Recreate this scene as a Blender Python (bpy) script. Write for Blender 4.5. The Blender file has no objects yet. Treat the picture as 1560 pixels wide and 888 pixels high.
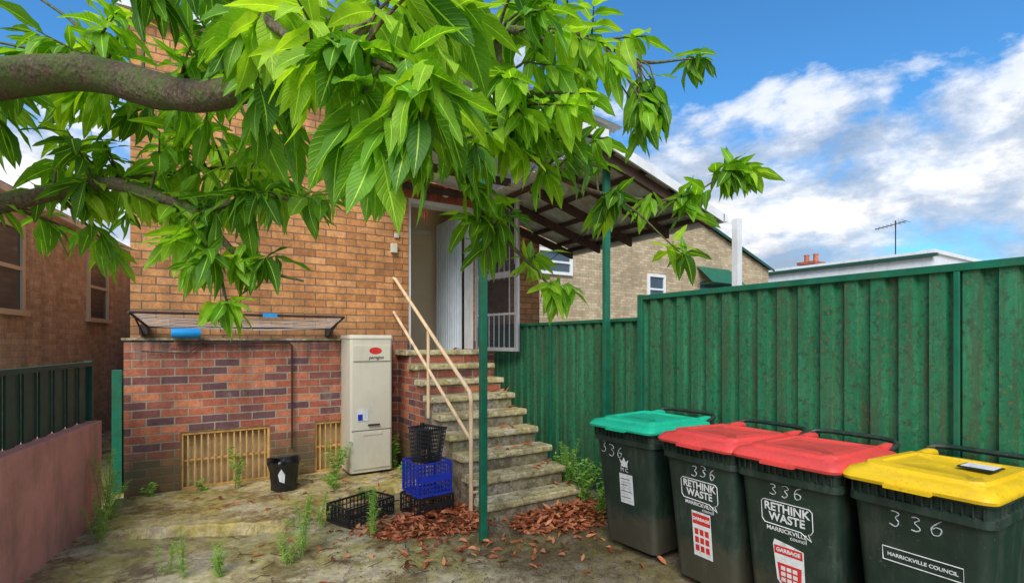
import bpy, math, random
from mathutils import Vector, Matrix, noise as mn
random.seed(7)
R=random.random
def U(a,b): return a+(b-a)*random.random()
sc=bpy.context.scene
sc.view_settings.view_transform='Standard'; sc.view_settings.look='None'; sc.view_settings.exposure=0
col=sc.collection

# ---------------------------------------------------------------- node helpers
def newmat(name):
    m=bpy.data.materials.new(name); m.use_nodes=True
    nt=m.node_tree; b=nt.nodes['Principled BSDF']
    return m,nt,b
def N(nt,t,**k):
    n=nt.nodes.new(t)
    for a,v in k.items(): setattr(n,a,v)
    return n
def L(nt,a,b): nt.links.new(a,b)
def noise(nt,vec,scale,detail=4,rough=.6,dist=0):
    n=N(nt,'ShaderNodeTexNoise'); n.inputs['Scale'].default_value=scale
    n.inputs['Detail'].default_value=detail; n.inputs['Roughness'].default_value=rough
    n.inputs['Distortion'].default_value=dist
    if vec is not None: L(nt,vec,n.inputs['Vector'])
    return n.outputs['Fac']
def ramp(nt,fac,stops,interp='LINEAR'):
    n=N(nt,'ShaderNodeValToRGB'); cr=n.color_ramp; cr.interpolation=interp
    while len(cr.elements)<len(stops): cr.elements.new(.5)
    for e,(p,c) in zip(cr.elements,stops):
        e.position=p
        e.color=(c,c,c,1) if isinstance(c,(int,float)) else (*c,1)
    L(nt,fac,n.inputs['Fac']); return n.outputs['Color']
def mix(nt,fac,a,b,mode='MIX'):
    n=N(nt,'ShaderNodeMix',data_type='RGBA',blend_type=mode)
    def s(i,v):
        if isinstance(v,(int,float)):
            n.inputs[i].default_value = v if i==0 else (v,v,v,1)
        elif isinstance(v,tuple): n.inputs[i].default_value=(*v,1)
        else: L(nt,v,n.inputs[i])
    s(0,fac); s(6,a); s(7,b)
    return n.outputs[2]
def mth(nt,op,a,b=None,c=None):
    n=N(nt,'ShaderNodeMath',operation=op)
    for i,v in enumerate((a,b,c)):
        if v is None: continue
        if isinstance(v,(int,float)): n.inputs[i].default_value=v
        else: L(nt,v,n.inputs[i])
    return n.outputs[0]
def objc(nt): return N(nt,'ShaderNodeTexCoord').outputs['Object']
def mapped(nt,vec,scale=(1,1,1),loc=(0,0,0)):
    n=N(nt,'ShaderNodeMapping'); n.inputs['Scale'].default_value=scale; n.inputs['Location'].default_value=loc
    L(nt,vec,n.inputs['Vector']); return n.outputs['Vector']
def bump(nt,b,h,strength=.3,dist=.01):
    n=N(nt,'ShaderNodeBump'); n.inputs['Strength'].default_value=strength; n.inputs['Distance'].default_value=dist
    L(nt,h,n.inputs['Height']); L(nt,n.outputs[0],b.inputs['Normal'])
def simple(name,colr,rough=.5,metal=0,var=.25,vscale=8,bmp=.1,dirt=None,dirtamt=.4):
    m,nt,b=newmat(name); o=objc(nt)
    n1=noise(nt,o,vscale,5,.65)
    dark=tuple(c*(1-var) for c in colr); lite=tuple(min(1,c*(1+var*.6)) for c in colr)
    c=ramp(nt,n1,[(.3,dark),(.7,lite)])
    if dirt:
        n2=noise(nt,mapped(nt,o,(1,1,.35)),vscale*.6,7,.7)
        f=ramp(nt,n2,[(.5,0.0),(.68,dirtamt)])
        c=mix(nt,f,c,dirt)
    L(nt,c,b.inputs['Base Color'])
    b.inputs['Roughness'].default_value=rough; b.inputs['Metallic'].default_value=metal
    if bmp: bump(nt,b,noise(nt,o,vscale*6,4),bmp,.004)
    return m

def brickmat(name,cols,mortar,stain=.5,moss=True,bw=.243,rh=.086,ms=.006,darkz=None):
    m,nt,b=newmat(name); o=objc(nt)
    s=N(nt,'ShaderNodeSeparateXYZ'); L(nt,o,s.inputs[0])
    xy=mth(nt,'ADD',s.outputs[0],s.outputs[1])
    wob=mth(nt,'MULTIPLY',mth(nt,'SUBTRACT',noise(nt,o,3.0,2),.5),.014)
    wob2=mth(nt,'MULTIPLY',mth(nt,'SUBTRACT',noise(nt,o,30,3),.5),.009)
    c=N(nt,'ShaderNodeCombineXYZ'); L(nt,mth(nt,'ADD',xy,wob2),c.inputs[0])
    L(nt,mth(nt,'ADD',mth(nt,'ADD',s.outputs[2],wob),wob2),c.inputs[1])
    br=N(nt,'ShaderNodeTexBrick'); L(nt,c.outputs[0],br.inputs['Vector'])
    br.inputs['Color1'].default_value=(0,0,0,1); br.inputs['Color2'].default_value=(1,1,1,1)
    br.inputs['Mortar'].default_value=(.5,.5,.5,1)
    br.inputs['Scale'].default_value=1; br.inputs['Mortar Size'].default_value=ms
    br.inputs['Mortar Smooth'].default_value=.25; br.inputs['Bias'].default_value=0
    br.inputs['Brick Width'].default_value=bw; br.inputs['Row Height'].default_value=rh
    n=len(cols)
    bc=ramp(nt,br.outputs['Color'],[((i+.5)/n,cc) for i,cc in enumerate(cols)])
    grain=noise(nt,o,60,5,.7)
    bc=mix(nt,.6,bc,ramp(nt,grain,[(.3,.5),(.65,1.3)]),'MULTIPLY')
    bc=mix(nt,.6,bc,ramp(nt,noise(nt,o,13,5,.7),[(.32,.55),(.62,1.2)]),'MULTIPLY')
    mc=mix(nt,noise(nt,o,6,4),mortar,tuple(x*.5 for x in mortar))
    cc=mix(nt,br.outputs['Fac'],bc,mc)
    st=noise(nt,mapped(nt,o,(1,1,.3)),2.2,7,.7)
    cc=mix(nt,stain,cc,ramp(nt,st,[(.38,(.36,.33,.30)),(.58,(1.15,1.12,1.05))]),'MULTIPLY')
    if moss:
        eff=ramp(nt,noise(nt,mapped(nt,o,(1,1,.8),(4,1,2)),3.2,8,.75),[(.56,0.0),(.68,.45)])
        cc=mix(nt,eff,cc,(.42,.33,.26))
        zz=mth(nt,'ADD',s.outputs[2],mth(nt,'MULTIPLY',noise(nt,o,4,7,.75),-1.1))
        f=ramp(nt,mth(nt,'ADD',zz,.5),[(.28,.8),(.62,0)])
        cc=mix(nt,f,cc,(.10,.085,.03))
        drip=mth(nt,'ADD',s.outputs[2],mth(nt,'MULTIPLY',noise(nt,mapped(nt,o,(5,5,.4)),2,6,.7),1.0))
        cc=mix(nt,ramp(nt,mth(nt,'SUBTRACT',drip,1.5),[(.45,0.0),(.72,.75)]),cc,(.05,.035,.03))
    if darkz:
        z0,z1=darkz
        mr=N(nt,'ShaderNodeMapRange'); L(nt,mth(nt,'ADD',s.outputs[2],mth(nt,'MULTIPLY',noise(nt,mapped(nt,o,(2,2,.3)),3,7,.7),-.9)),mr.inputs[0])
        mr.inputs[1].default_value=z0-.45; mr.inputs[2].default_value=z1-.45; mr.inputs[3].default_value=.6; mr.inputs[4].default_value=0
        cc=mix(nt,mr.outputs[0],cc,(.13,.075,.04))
    L(nt,cc,b.inputs['Base Color']); b.inputs['Roughness'].default_value=.8
    h=mth(nt,'ADD',mth(nt,'MULTIPLY',mth(nt,'SUBTRACT',1,br.outputs['Fac']),1.0),mth(nt,'MULTIPLY',grain,.35))
    bump(nt,b,h,.8,.009)
    return m

# ---------------------------------------------------------------- mesh builder
class MB:
    def __init__(s): s.v=[]; s.f=[]; s.m=[]; s.sm=[]
    def add(s,vs,fs,mi=0,smooth=False,M=None):
        o=len(s.v)
        s.v+= [tuple(M@Vector(v)) for v in vs] if M is not None else [tuple(v) for v in vs]
        for f in fs: s.f.append(tuple(i+o for i in f)); s.m.append(mi); s.sm.append(smooth)
    def box(s,x0,x1,y0,y1,z0,z1,mi=0,M=None):
        vs=[(x,y,z) for z in (z0,z1) for y in (y0,y1) for x in (x0,x1)]
        s.add(vs,[(0,2,3,1),(4,5,7,6),(0,1,5,4),(2,6,7,3),(0,4,6,2),(1,3,7,5)],mi,False,M)
    def tube(s,pts,r,n=8,mi=0,cap=True,M=None):
        pts=[Vector(p) for p in pts]; rs=r if isinstance(r,(list,tuple)) else [r]*len(pts)
        vs=[];up=Vector((0.13,0.21,1)).normalized(); prev=None
        for i,p in enumerate(pts):
            t=(pts[min(i+1,len(pts)-1)]-pts[max(i-1,0)]).normalized()
            if prev is None:
                a=t.cross(up if abs(t.dot(up))<.95 else Vector((1,0,0))).normalized()
            else: a=(prev-t*prev.dot(t)).normalized()
            prev=a; bb=t.cross(a)
            for k in range(n):
                an=2*math.pi*k/n; vs.append(p+(a*math.cos(an)+bb*math.sin(an))*rs[i])
        fs=[]
        for i in range(len(pts)-1):
            for k in range(n):
                fs.append((i*n+k,i*n+(k+1)%n,(i+1)*n+(k+1)%n,(i+1)*n+k))
        if cap: fs.append(tuple(range(n))[::-1]); fs.append(tuple((len(pts)-1)*n+k for k in range(n)))
        s.add(vs,fs,mi,True,M)
    def loft(s,rings,mi=0,cap=(True,True),smooth=True,M=None):
        n=len(rings[0]); vs=[p for r in rings for p in r]; fs=[]
        for i in range(len(rings)-1):
            for k in range(n): fs.append((i*n+k,i*n+(k+1)%n,(i+1)*n+(k+1)%n,(i+1)*n+k))
        if cap[0]: fs.append(tuple(range(n))[::-1])
        if cap[1]: fs.append(tuple((len(rings)-1)*n+k for k in range(n)))
        s.add(vs,fs,mi,smooth,M)
    def obj(s,name,mats,parent=None,bevel=0,ang=40):
        me=bpy.data.meshes.new(name); me.from_pydata(s.v,[],s.f)
        if not isinstance(mats,(list,tuple)): mats=[mats]
        for m in mats: me.materials.append(m)
        me.polygons.foreach_set('material_index',s.m)
        me.polygons.foreach_set('use_smooth',s.sm)
        me.update()
        if any(s.sm): me.set_sharp_from_angle(angle=math.radians(ang))
        ob=bpy.data.objects.new(name,me); col.objects.link(ob)
        if parent: ob.parent=parent
        if bevel:
            md=ob.modifiers.new('bevel','BEVEL'); md.width=bevel; md.segments=2; md.limit_method='ANGLE'
        return ob
def empty(name,loc=(0,0,0),rz=0):
    e=bpy.data.objects.new(name,None); col.objects.link(e); e.location=loc; e.rotation_euler=(0,0,rz); e.empty_display_size=.2
    return e
def rrect(w,d,r,z,cx=0,cy=0,n=5):
    pts=[]
    for (sx,sy,a0) in ((1,1,0),(-1,1,90),(-1,-1,180),(1,-1,270)):
        for k in range(n+1):
            a=math.radians(a0+90*k/n)
            pts.append((cx+sx*(w/2-r)+r*math.cos(a),cy+sy*(d/2-r)+r*math.sin(a),z))
    return pts
def text(body,size,loc,rot,mat,parent,name='lettering',bold=0,align='CENTER',shear=0,sx=1,space=1):
    cu=bpy.data.curves.new(name,'FONT'); cu.body=body; cu.size=size; cu.align_x=align; cu.align_y='CENTER'
    cu.extrude=.0004; cu.offset=bold; cu.shear=shear; cu.space_line=.85; cu.space_character=space
    cu.materials.append(mat); ob=bpy.data.objects.new(name,cu); col.objects.link(ob)
    ob.location=loc; ob.rotation_euler=rot; ob.scale=(sx,1,1); ob.parent=parent
    return ob

# ---------------------------------------------------------------- materials
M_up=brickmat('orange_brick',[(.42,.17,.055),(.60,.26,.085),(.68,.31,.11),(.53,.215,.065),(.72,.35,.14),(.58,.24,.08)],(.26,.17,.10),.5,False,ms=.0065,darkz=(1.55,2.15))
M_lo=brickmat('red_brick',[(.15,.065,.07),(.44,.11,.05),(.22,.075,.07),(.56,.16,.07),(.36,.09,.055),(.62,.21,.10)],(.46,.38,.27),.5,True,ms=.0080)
M_beige=brickmat('pale_brick',[(.46,.34,.19),(.58,.45,.27),(.66,.52,.32),(.50,.35,.2)],(.46,.41,.32),.3,False,ms=.008)
M_leftb=brickmat('brown_brick',[(.50,.37,.26),(.64,.50,.36),(.70,.57,.43),(.56,.41,.30)],(.70,.64,.54),.4,False,ms=.009,bw=.22,rh=.08)
M_redcourse=brickmat('red_header',[(.40,.08,.04),(.50,.12,.06),(.32,.07,.04)],(.32,.22,.15),.4,False,bw=.086,rh=.25)
M_timber=simple('dark_timber',(.085,.042,.028),.8,0,.5,6,.3)
M_cream=simple('cream_paint',(.78,.56,.33),.45,0,.12,10,.1,(.30,.12,.04),.6)
M_hws=simple('heater_enamel',(.66,.60,.46),.4,0,.06,4,.03,(.40,.33,.20),.4)
M_green=simple('green_post_paint',(.006,.135,.072),.4,0,.3,9,.1,(.07,.10,.03),.4)
M_white=simple('white_paint',(.78,.78,.76),.5,0,.1,5,.05,(.35,.3,.22),.3)
M_black=simple('black_plastic',(.018,.018,.02),.4,0,.3,12,.1)
M_blue=simple('blue_plastic',(.015,.04,.42),.35,0,.2,12,.1)
M_cyan=simple('blue_foam',(.01,.32,.75),.5,0,.15,12,.05)
M_pink=simple('pink_render',(.72,.32,.27),.85,0,.2,3,.4,(.25,.16,.12),.65)
M_dkgreen=simple('dark_green_sheet',(.012,.075,.05),.5,0,.3,6,.1)
M_darkpipe=simple('weathered_pipe',(.05,.035,.03),.6,.3,.4,12,.1)
M_ochre=simple('ochre_paint',(.74,.40,.11),.6,0,.25,14,.2,(.16,.08,.03),.6)
M_board=simple('stained_board',(.52,.36,.17),.8,0,.4,5,.2,(.16,.09,.04),.6)
M_alu=simple('aluminium',(.60,.61,.63),.35,.5,.15,10,.05)
M_dmesh=simple('dark_wire',(.05,.055,.07),.5,.3,.2,10,0)
M_glass=simple('window_glass',(.06,.09,.11),.08,0,.2,2,0)
M_inner=simple('interior_plaster',(.80,.66,.46),.8,0,.08,2,.1)
M_panel=simple('pale_panel',(.72,.80,.86),.5,0,.1,5,.05)
M_rust=simple('terracotta',(.55,.16,.07),.7,0,.3,10,.1)
M_lab=simple('label_white',(.74,.74,.72),.5,0,.15,30,.0,(.30,.30,.26),.6)
M_red=simple('label_red',(.62,.025,.02),.5,0,.2,20,0,(.4,.15,.12),.4)
M_lblack=simple('label_black',(.015,.015,.015),.5)
M_chalk=simple('paint_marker',(.50,.53,.51),.7,0,.4,80,0)
M_roofw=simple('roof_sheet',(.72,.74,.74),.45,.1,.15,4,.05,(.35,.3,.2),.4)
M_grime=simple('underside_sheet',(.62,.62,.57),.6,0,.3,5,.05,(.26,.16,.09),.7)

def fencemat():
    m,nt,b=newmat('green_fence_sheet'); o=objc(nt)
    s=N(nt,'ShaderNodeSeparateXYZ'); L(nt,o,s.inputs[0])
    n1=noise(nt,mapped(nt,o,(2,2,.35)),3,7,.7); n2=noise(nt,o,24,7,.75); n3=noise(nt,mapped(nt,o,(9,9,.4)),3,6,.65)
    n4=noise(nt,mapped(nt,o,(1,1,.6),(3,5,1)),50,7,.8)
    c=ramp(nt,n1,[(.3,(.010,.115,.045)),(.55,(.018,.180,.075)),(.75,(.045,.26,.12))])
    c=mix(nt,ramp(nt,n2,[(.50,0.0),(.62,.8)]),c,(.016,.05,.024))
    c=mix(nt,ramp(nt,n3,[(.46,0.0),(.62,.8)]),c,(.055,.080,.035))
    c=mix(nt,ramp(nt,n4,[(.54,0.0),(.66,.5)]),c,(.14,.27,.15))
    n5=noise(nt,mapped(nt,o,(6,6,.8)),2.5,7,.75)
    gr=mth(nt,'ADD',mth(nt,'MULTIPLY',s.outputs[2],.30),n5)
    c=mix(nt,ramp(nt,gr,[(.45,.65),(.75,0)]),c,(.035,.05,.022))
    v=N(nt,'ShaderNodeTexVoronoi'); v.inputs['Scale'].default_value=22; L(nt,o,v.inputs['Vector'])
    sp=mth(nt,'LESS_THAN',mth(nt,'ADD',v.outputs['Distance'],mth(nt,'MULTIPLY',n1,.35)),.30)
    c=mix(nt,mth(nt,'MULTIPLY',sp,.8),c,(.26,.06,.025))
    L(nt,c,b.inputs['Base Color']); L(nt,ramp(nt,n2,[(.4,.38),(.6,.65)]),b.inputs['Roughness'])
    bump(nt,b,noise(nt,o,40,4),.08,.004); return m
M_fence=fencemat()

def concmat(name,base,mossc,dark,wet=.5,scale=1.0):
    m,nt,b=newmat(name); o=objc(nt)
    n1=noise(nt,o,1.3*scale,9,.74,.4); n2=noise(nt,mapped(nt,o,(1,1,1),(7,3,0)),1.9*scale,9,.75); n3=noise(nt,o,45,7,.75)
    n4=noise(nt,mapped(nt,o,(1,1,1),(2,8,4)),9*scale,8,.78)
    n5=noise(nt,mapped(nt,o,(1,1,1),(5,1,9)),3.1*scale,8,.75)
    s=N(nt,'ShaderNodeSeparateXYZ'); L(nt,o,s.inputs[0])
    c=mix(nt,.8,base,ramp(nt,n3,[(.3,.5),(.7,1.35)]),'MULTIPLY')
    c=mix(nt,ramp(nt,n1,[(.40,0.0),(.54,.85)]),c,mossc)
    c=mix(nt,ramp(nt,n5,[(.50,0.0),(.60,.7)]),c,tuple(x*.85 for x in base))
    c=mix(nt,ramp(nt,n2,[(.48,0.0),(.58,.82)]),c,dark)
    c=mix(nt,.75,c,ramp(nt,n4,[(.36,.42),(.62,1.5)]),'MULTIPLY')
    v=N(nt,'ShaderNodeTexVoronoi',feature='DISTANCE_TO_EDGE'); v.inputs['Scale'].default_value=.6
    nn=N(nt,'ShaderNodeTexNoise'); nn.inputs['Scale'].default_value=2.5; nn.inputs['Detail'].default_value=6; L(nt,o,nn.inputs['Vector'])
    va=N(nt,'ShaderNodeVectorMath',operation='MULTIPLY_ADD'); L(nt,nn.outputs['Color'],va.inputs[0]); va.inputs[1].default_value=(.8,.8,.8); L(nt,o,va.inputs[2])
    L(nt,va.outputs[0],v.inputs['Vector'])
    cr=ramp(nt,v.outputs['Distance'],[(.0,.6),(.007,0)])
    c=mix(nt,cr,c,(.04,.03,.02))
    L(nt,c,b.inputs['Base Color'])
    L(nt,ramp(nt,n2,[(.42,.72),(.55,.72-wet)]),b.inputs['Roughness'])
    h=mth(nt,'ADD',mth(nt,'MULTIPLY',n3,.5),mth(nt,'ADD',mth(nt,'MULTIPLY',n2,.6),mth(nt,'MULTIPLY',n4,.7)))
    bump(nt,b,h,.5,.02); return m,nt,b,c,s
M_ground,gnt,gb,gc,gs=concmat('mossy_concrete_ground',(.60,.50,.34),(.34,.30,.06),(.16,.115,.055),.50)
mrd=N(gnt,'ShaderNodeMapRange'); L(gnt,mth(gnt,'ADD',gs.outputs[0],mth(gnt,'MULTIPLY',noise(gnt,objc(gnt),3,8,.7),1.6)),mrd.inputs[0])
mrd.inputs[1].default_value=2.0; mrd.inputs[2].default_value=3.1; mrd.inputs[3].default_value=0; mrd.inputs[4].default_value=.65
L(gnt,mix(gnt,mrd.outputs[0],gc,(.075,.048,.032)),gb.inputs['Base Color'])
M_slab=concmat('mossy_slab',(.68,.55,.32),(.46,.35,.06),(.24,.155,.055),.5,1.3)[0]
M_step=concmat('step_concrete',(.72,.60,.40),(.44,.36,.12),(.30,.23,.13),.15,2.5)[0]
M_stepside=concmat('step_render',(.48,.39,.30),(.23,.20,.08),(.14,.105,.07),.1,2.5)[0]

# ---------------------------------------------------------------- ground
def axis(lo,hi,fine,farv):
    a=[];x=lo
    while x<=hi+1e-6: a.append(x); x+=fine
    o=[];s=fine;y=hi
    while y<farv: s*=1.5; y+=s; o.append(y)
    p=[];s=fine;y=lo
    while y>-farv: s*=1.5; y-=s; p.append(y)
    return p[::-1]+a+o
gx=axis(-3,6,.07,400); gy=axis(-1,8,.07,400)
b=MB(); vs=[]
for y in gy:
    for x in gx:
        near=1 if (-3<x<6 and -1<y<8) else 0
        vs.append((x,y,near*(.020*mn.noise(Vector((x*1.3,y*1.3,0)))+.009*mn.noise(Vector((x*6,y*6,3))))))
n=len(gx); fs=[(j*n+i,j*n+i+1,(j+1)*n+i+1,(j+1)*n+i) for j in range(len(gy)-1) for i in range(n-1)]
b.add(vs,fs,0,True); b.obj('ground',M_ground,ang=80)
b=MB(); front=[]
base=[(-.62,5.38),(-.3,5.30),(.1,5.12),(.45,4.96),(.72,4.88),(.95,5.02),(1.15,5.06),(1.3,5.3),(1.7,5.42),(2.22,5.4)]
for i in range(len(base)-1):
    for j in range(5):
        t=j/5; x=base[i][0]*(1-t)+base[i+1][0]*t; y=base[i][1]*(1-t)+base[i+1][1]*t
        front.append((x,y+.035*mn.noise(Vector((x*7,y*7,1)))))
front.append(base[-1])
top=[(x,y,.085) for x,y in front]+[(2.22,6.43,.085),(-.62,6.43,.085)]
bot=[(x-.0,y-.035,-.03) for x,y in front]+[(2.22,6.43,-.03),(-.62,6.43,-.03)]
b.loft([bot,top],smooth=False); b.obj('concrete_path',M_slab,bevel=.012)

# ---------------------------------------------------------------- house
H=empty('brick_house')
YL=6.44; YU=6.48; TOP=5.0
b=MB()
for (x0,x1) in ((-.55,-.07),(.79,1.28),(1.75,4.6)): b.box(x0,x1,YL,6.73,.07,.69)
b.box(-.55,4.6,YL,6.73,-.1,.07); b.box(-.55,4.6,YL,6.73,.69,1.5)
b.box(-.55,2.47,YL,6.73,1.5,1.66); b.box(3.45,4.6,YL,6.73,1.5,1.66)
b.box(-.55,-.3,6.73,14,-.1,1.66); b.obj('lower_wall',M_lo,H)
b=MB(); b.box(-.5,2.47,YU,6.73,1.66,TOP); b.box(3.45,4.6,YU,6.73,1.66,TOP)
b.box(2.47,3.45,YU,6.73,3.80,TOP); b.box(-.5,-.25,6.73,14,1.66,TOP); b.box(4.35,4.6,6.73,14,0,TOP); b.box(-.25,4.35,13.75,14,0,TOP)
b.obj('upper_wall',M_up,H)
b=MB(); b.box(2.35,3.57,YU-.012,6.70,3.56,3.80); b.obj('door_lintel',M_redcourse,H)
b=MB(); b.box(-.6,4.7,6.38,14.1,TOP,TOP+.12); b.obj('roof',M_roofw,H)
b=MB(); b.box(-.57,2.2,YL-.02,YU+.0,1.662,1.685); b.obj('wall_ledge',M_stepside,H)
b=MB()
for x0,x1 in ((-.07,.79),(1.28,1.75)):
    b.box(x0,x1,6.46,6.49,.07,.10); b.box(x0,x1,6.46,6.49,.655,.69)
    b.box(x0,x0+.025,6.462,6.49,.10,.655); b.box(x1-.025,x1,6.462,6.49,.10,.655)
    k=x0+.06
    while k<x1-.03:
        b.box(k,k+.013,6.468,6.482,.10,.655); k+=.062
    b.box(x0+.025,x1-.025,6.484,6.495,.37,.39)
b.obj('vent_grille',M_ochre,H)
b=MB(); b.box(-.07,.79,6.53,6.56,.07,.69); b.box(1.28,1.75,6.53,6.56,.07,.69); b.obj('vent_board',M_board,H)
b=MB(); b.box(2.47,2.51,6.50,6.70,1.54,3.56); b.box(3.41,3.45,6.50,6.70,1.54,3.56); b.box(2.51,3.41,6.50,6.70,3.50,3.56)
b.obj('door_frame',M_white,H)
b=MB(); b.box(2.3,2.32,6.74,7.8,1.5,3.8); b.box(3.62,3.64,6.74,7.8,1.5,3.8); b.box(2.32,3.62,7.78,7.8,1.5,3.8); b.box(2.3,3.64,6.74,7.8,3.8,3.82)
b.obj('hall_walls',M_inner,H)
b=MB(); b.box(2.3,3.62,6.70,7.8,1.46,1.5); b.obj('hall_floor',M_board,H)
b=MB(); k=6.76; i=0
while k<7.60:
    b.box(3.36-(i%2)*.012,3.40,k,k+.04,1.51,3.5); k+=.04; i+=1
b.obj('inner_door',M_panel,H)
b=MB(); b.box(2.62,2.68,7.74,7.775,1.5,3.45); b.box(2.68,3.34,7.755,7.775,3.38,3.45); b.box(2.32,2.62,7.76,7.775,1.5,1.62); b.obj('hall_trim',M_white,H)
b=MB(); M=Matrix.Translation((3.47,6.46,1.52))@Matrix.Rotation(math.radians(-80),4,'Z')
W=.90; HH=2.06
b.box(0,.045,-.015,.015,0,HH,0,M); b.box(W-.045,W,-.015,.015,0,HH,0,M); b.box(.045,W-.045,-.015,.015,0,.05,0,M); b.box(.045,W-.045,-.015,.015,HH-.05,HH,0,M)
b.box(.045,W-.045,-.012,.012,.98,1.06,0,M); b.box(.045,W-.045,-.012,.012,.48,.51,0,M)
k=.09
while k<W-.05: b.box(k,k+.012,-.009,-.001,.05,HH-.05,0,M); k+=.105
k=.06
while k<W-.05: b.box(k,k+.005,.002,.006,.05,HH-.05,1,M); k+=.018
k=.06
while k<HH-.06: b.box(.045,W-.045,.006,.009,k,k+.005,1,M); k+=.020
b.box(W-.13,W-.06,-.03,-.012,1.0,1.14,1,M)
b.box(.12,.7,-.014,-.010,.52,.96,2,M)
b.obj('security_door',[M_alu,M_dmesh,M_darkpipe],H)
b=MB(); b.box(2.22,2.30,YU-.06,YU,2.80,2.92); b.box(2.27,2.33,YU-.03,YU,3.0,3.06); b.obj('switch_box',M_hws,H,.006)
b=MB(); r=[]
for i in range(7):
    a=i/6*math.pi/2; rr=.07*math.cos(a); r.append([(3.0+max(rr,.002)*math.cos(t*math.pi/8),YU-.02-.06*math.sin(a),3.70+max(rr,.002)*math.sin(t*math.pi/8)) for t in range(16)])
b.loft(r); b.obj('wall_light',M_white,H)
b=MB()
for i in range(9):
    a=i*.7; b.tube([(2.66,6.36,3.42),(2.66+.05*math.cos(a),6.36+.04*math.sin(a),3.34),(2.66+.035*math.cos(a),6.36+.03*math.sin(a),3.24+.02*(i%3))],[.004,.014,.003],5)
b.obj('hanging_ornament',M_rust,H)
b=MB(); b.tube([(.12,6.405,1.63),(.6,6.405,1.635),(.99,6.405,1.632),(1.02,6.405,1.6),(1.02,6.405,.9),(1.02,6.405,.4)],.011)
b.tube([(2.16,6.41,.2),(2.16,6.41,1.5),(2.12,6.41,1.58),(1.95,6.35,1.6)],.012); b.tube([(2.21,6.42,.7),(2.21,6.42,1.6),(2.21,6.42,1.62)],.016)
b.tube([(2.19,6.40,1.1),(2.24,6.38,1.05),(2.2,6.36,.98),(2.16,6.38,1.02)],.008)
b.tube([(-.40,6.405,1.55),(.0,6.41,1.52),(.12,6.405,1.63)],.006,6)
b.tube([(.30,6.44,2.9),(.30,6.44,1.75)],.006,6)
b.obj('wall_pipes',M_darkpipe,H)

# ---------------------------------------------------------------- stairs
S=empty('concrete_staircase')
rz=.171
b=MB(); c=MB(); d2=MB()
for i in range(1,10):
    f=4.05+.25*(i-1); e=f+.25 if i<9 else 6.43
    zt=rz*i
    (c if f<5.5 else d2).box(2.315,3.34,f,e,-.05,zt-.062,0)
    jx=U(-.015,.015)
    nx=22; x0=2.28+jx; x1=3.38+jx; y1=e+(-.034 if i<9 else 0); tv=[];
    for k in range(nx+1):
        x=x0+(x1-x0)*k/nx
        ch=.010*mn.noise(Vector((x*9,i*3.1,0)))+.012*max(0,mn.noise(Vector((x*4,i*7.7,5)))-.1)
        yf=f-.032+ch; zz=zt+.003*mn.noise(Vector((x*5,i,2)))
        tv.append([(x,yf+.004,zt-.06),(x,yf,zt-.045),(x,yf+.002,zz-.012-abs(ch)*.5),(x,yf+.012,zz),(x,y1,zt),(x,y1,zt-.06)])
    b.loft(tv,smooth=False)
b.obj('treads',M_step,S); c.obj('stair_body',M_stepside,S); d2.obj('landing_pier',M_lo,S)
Hn=empty('stair_handrail'); b=MB(); X=2.26
b.tube([(X,4.3,.0),(X,4.3,1.1),(X,4.33,1.17),(X,4.4,1.215),(X,6.40,2.455),(X,6.46,2.47)],.021,10)
b.tube([(X,4.31,.72),(X,6.45,2.03)],.019,10); b.tube([(X,5.32,.80),(X,5.32,1.77)],.019,10)
b.tube([(X,5.32,.98),(2.40,5.32,.98)],.014,8); b.tube([(X,4.3,.22),(2.33,4.3,.22)],.014,8)
b.obj('rails',M_cream,Hn)

# ---------------------------------------------------------------- water heater
W=empty('water_heater')
b=MB(); b.loft([rrect(.50,.44,.03,z,1.83,6.21,4) for z in (.12,1.68)])
b.loft([rrect(w,w-.06,.03,z,1.83,6.21,4) for w,z in ((.515,1.68),(.515,1.71),(.49,1.725))])
b.obj('cabinet',M_hws,W)
b=MB(); b.box(1.61,2.05,5.976,5.989,1.42,1.60); b.box(1.61,2.05,5.976,5.989,.16,.60); b.box(1.72,1.95,5.970,5.975,.55,.585); b.obj('front_panels',M_hws,W,.003)
b=MB(); b.box(1.595,2.065,5.986,5.990,.605,.612); b.box(1.78,1.92,5.966,5.9755,.66,.68) ; b.box(1.6,2.06,6.05,6.40,.086,.12); b.obj('panel_gaps',M_darkpipe,W)
b=MB(); vs=[(1.87+.075*math.cos(a*math.pi/12),5.9735,1.54+.04*math.sin(a*math.pi/12)) for a in range(24)]; b.add(vs,[tuple(range(24))]); b.obj('badge',M_red,W)
text('paragon',.055,(1.88,5.974,1.46),(math.pi/2,0,0),M_lblack,W,'badge_lettering',.0008,shear=.2)
b=MB(); b.box(1.66,1.79,5.984,5.9895,.72,.86); b.obj('rating_label',M_lab,W)
b=MB(); b.box(1.665,1.72,5.981,5.9835,.73,.80); b.obj('rating_label_print',M_blue,W)

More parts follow.
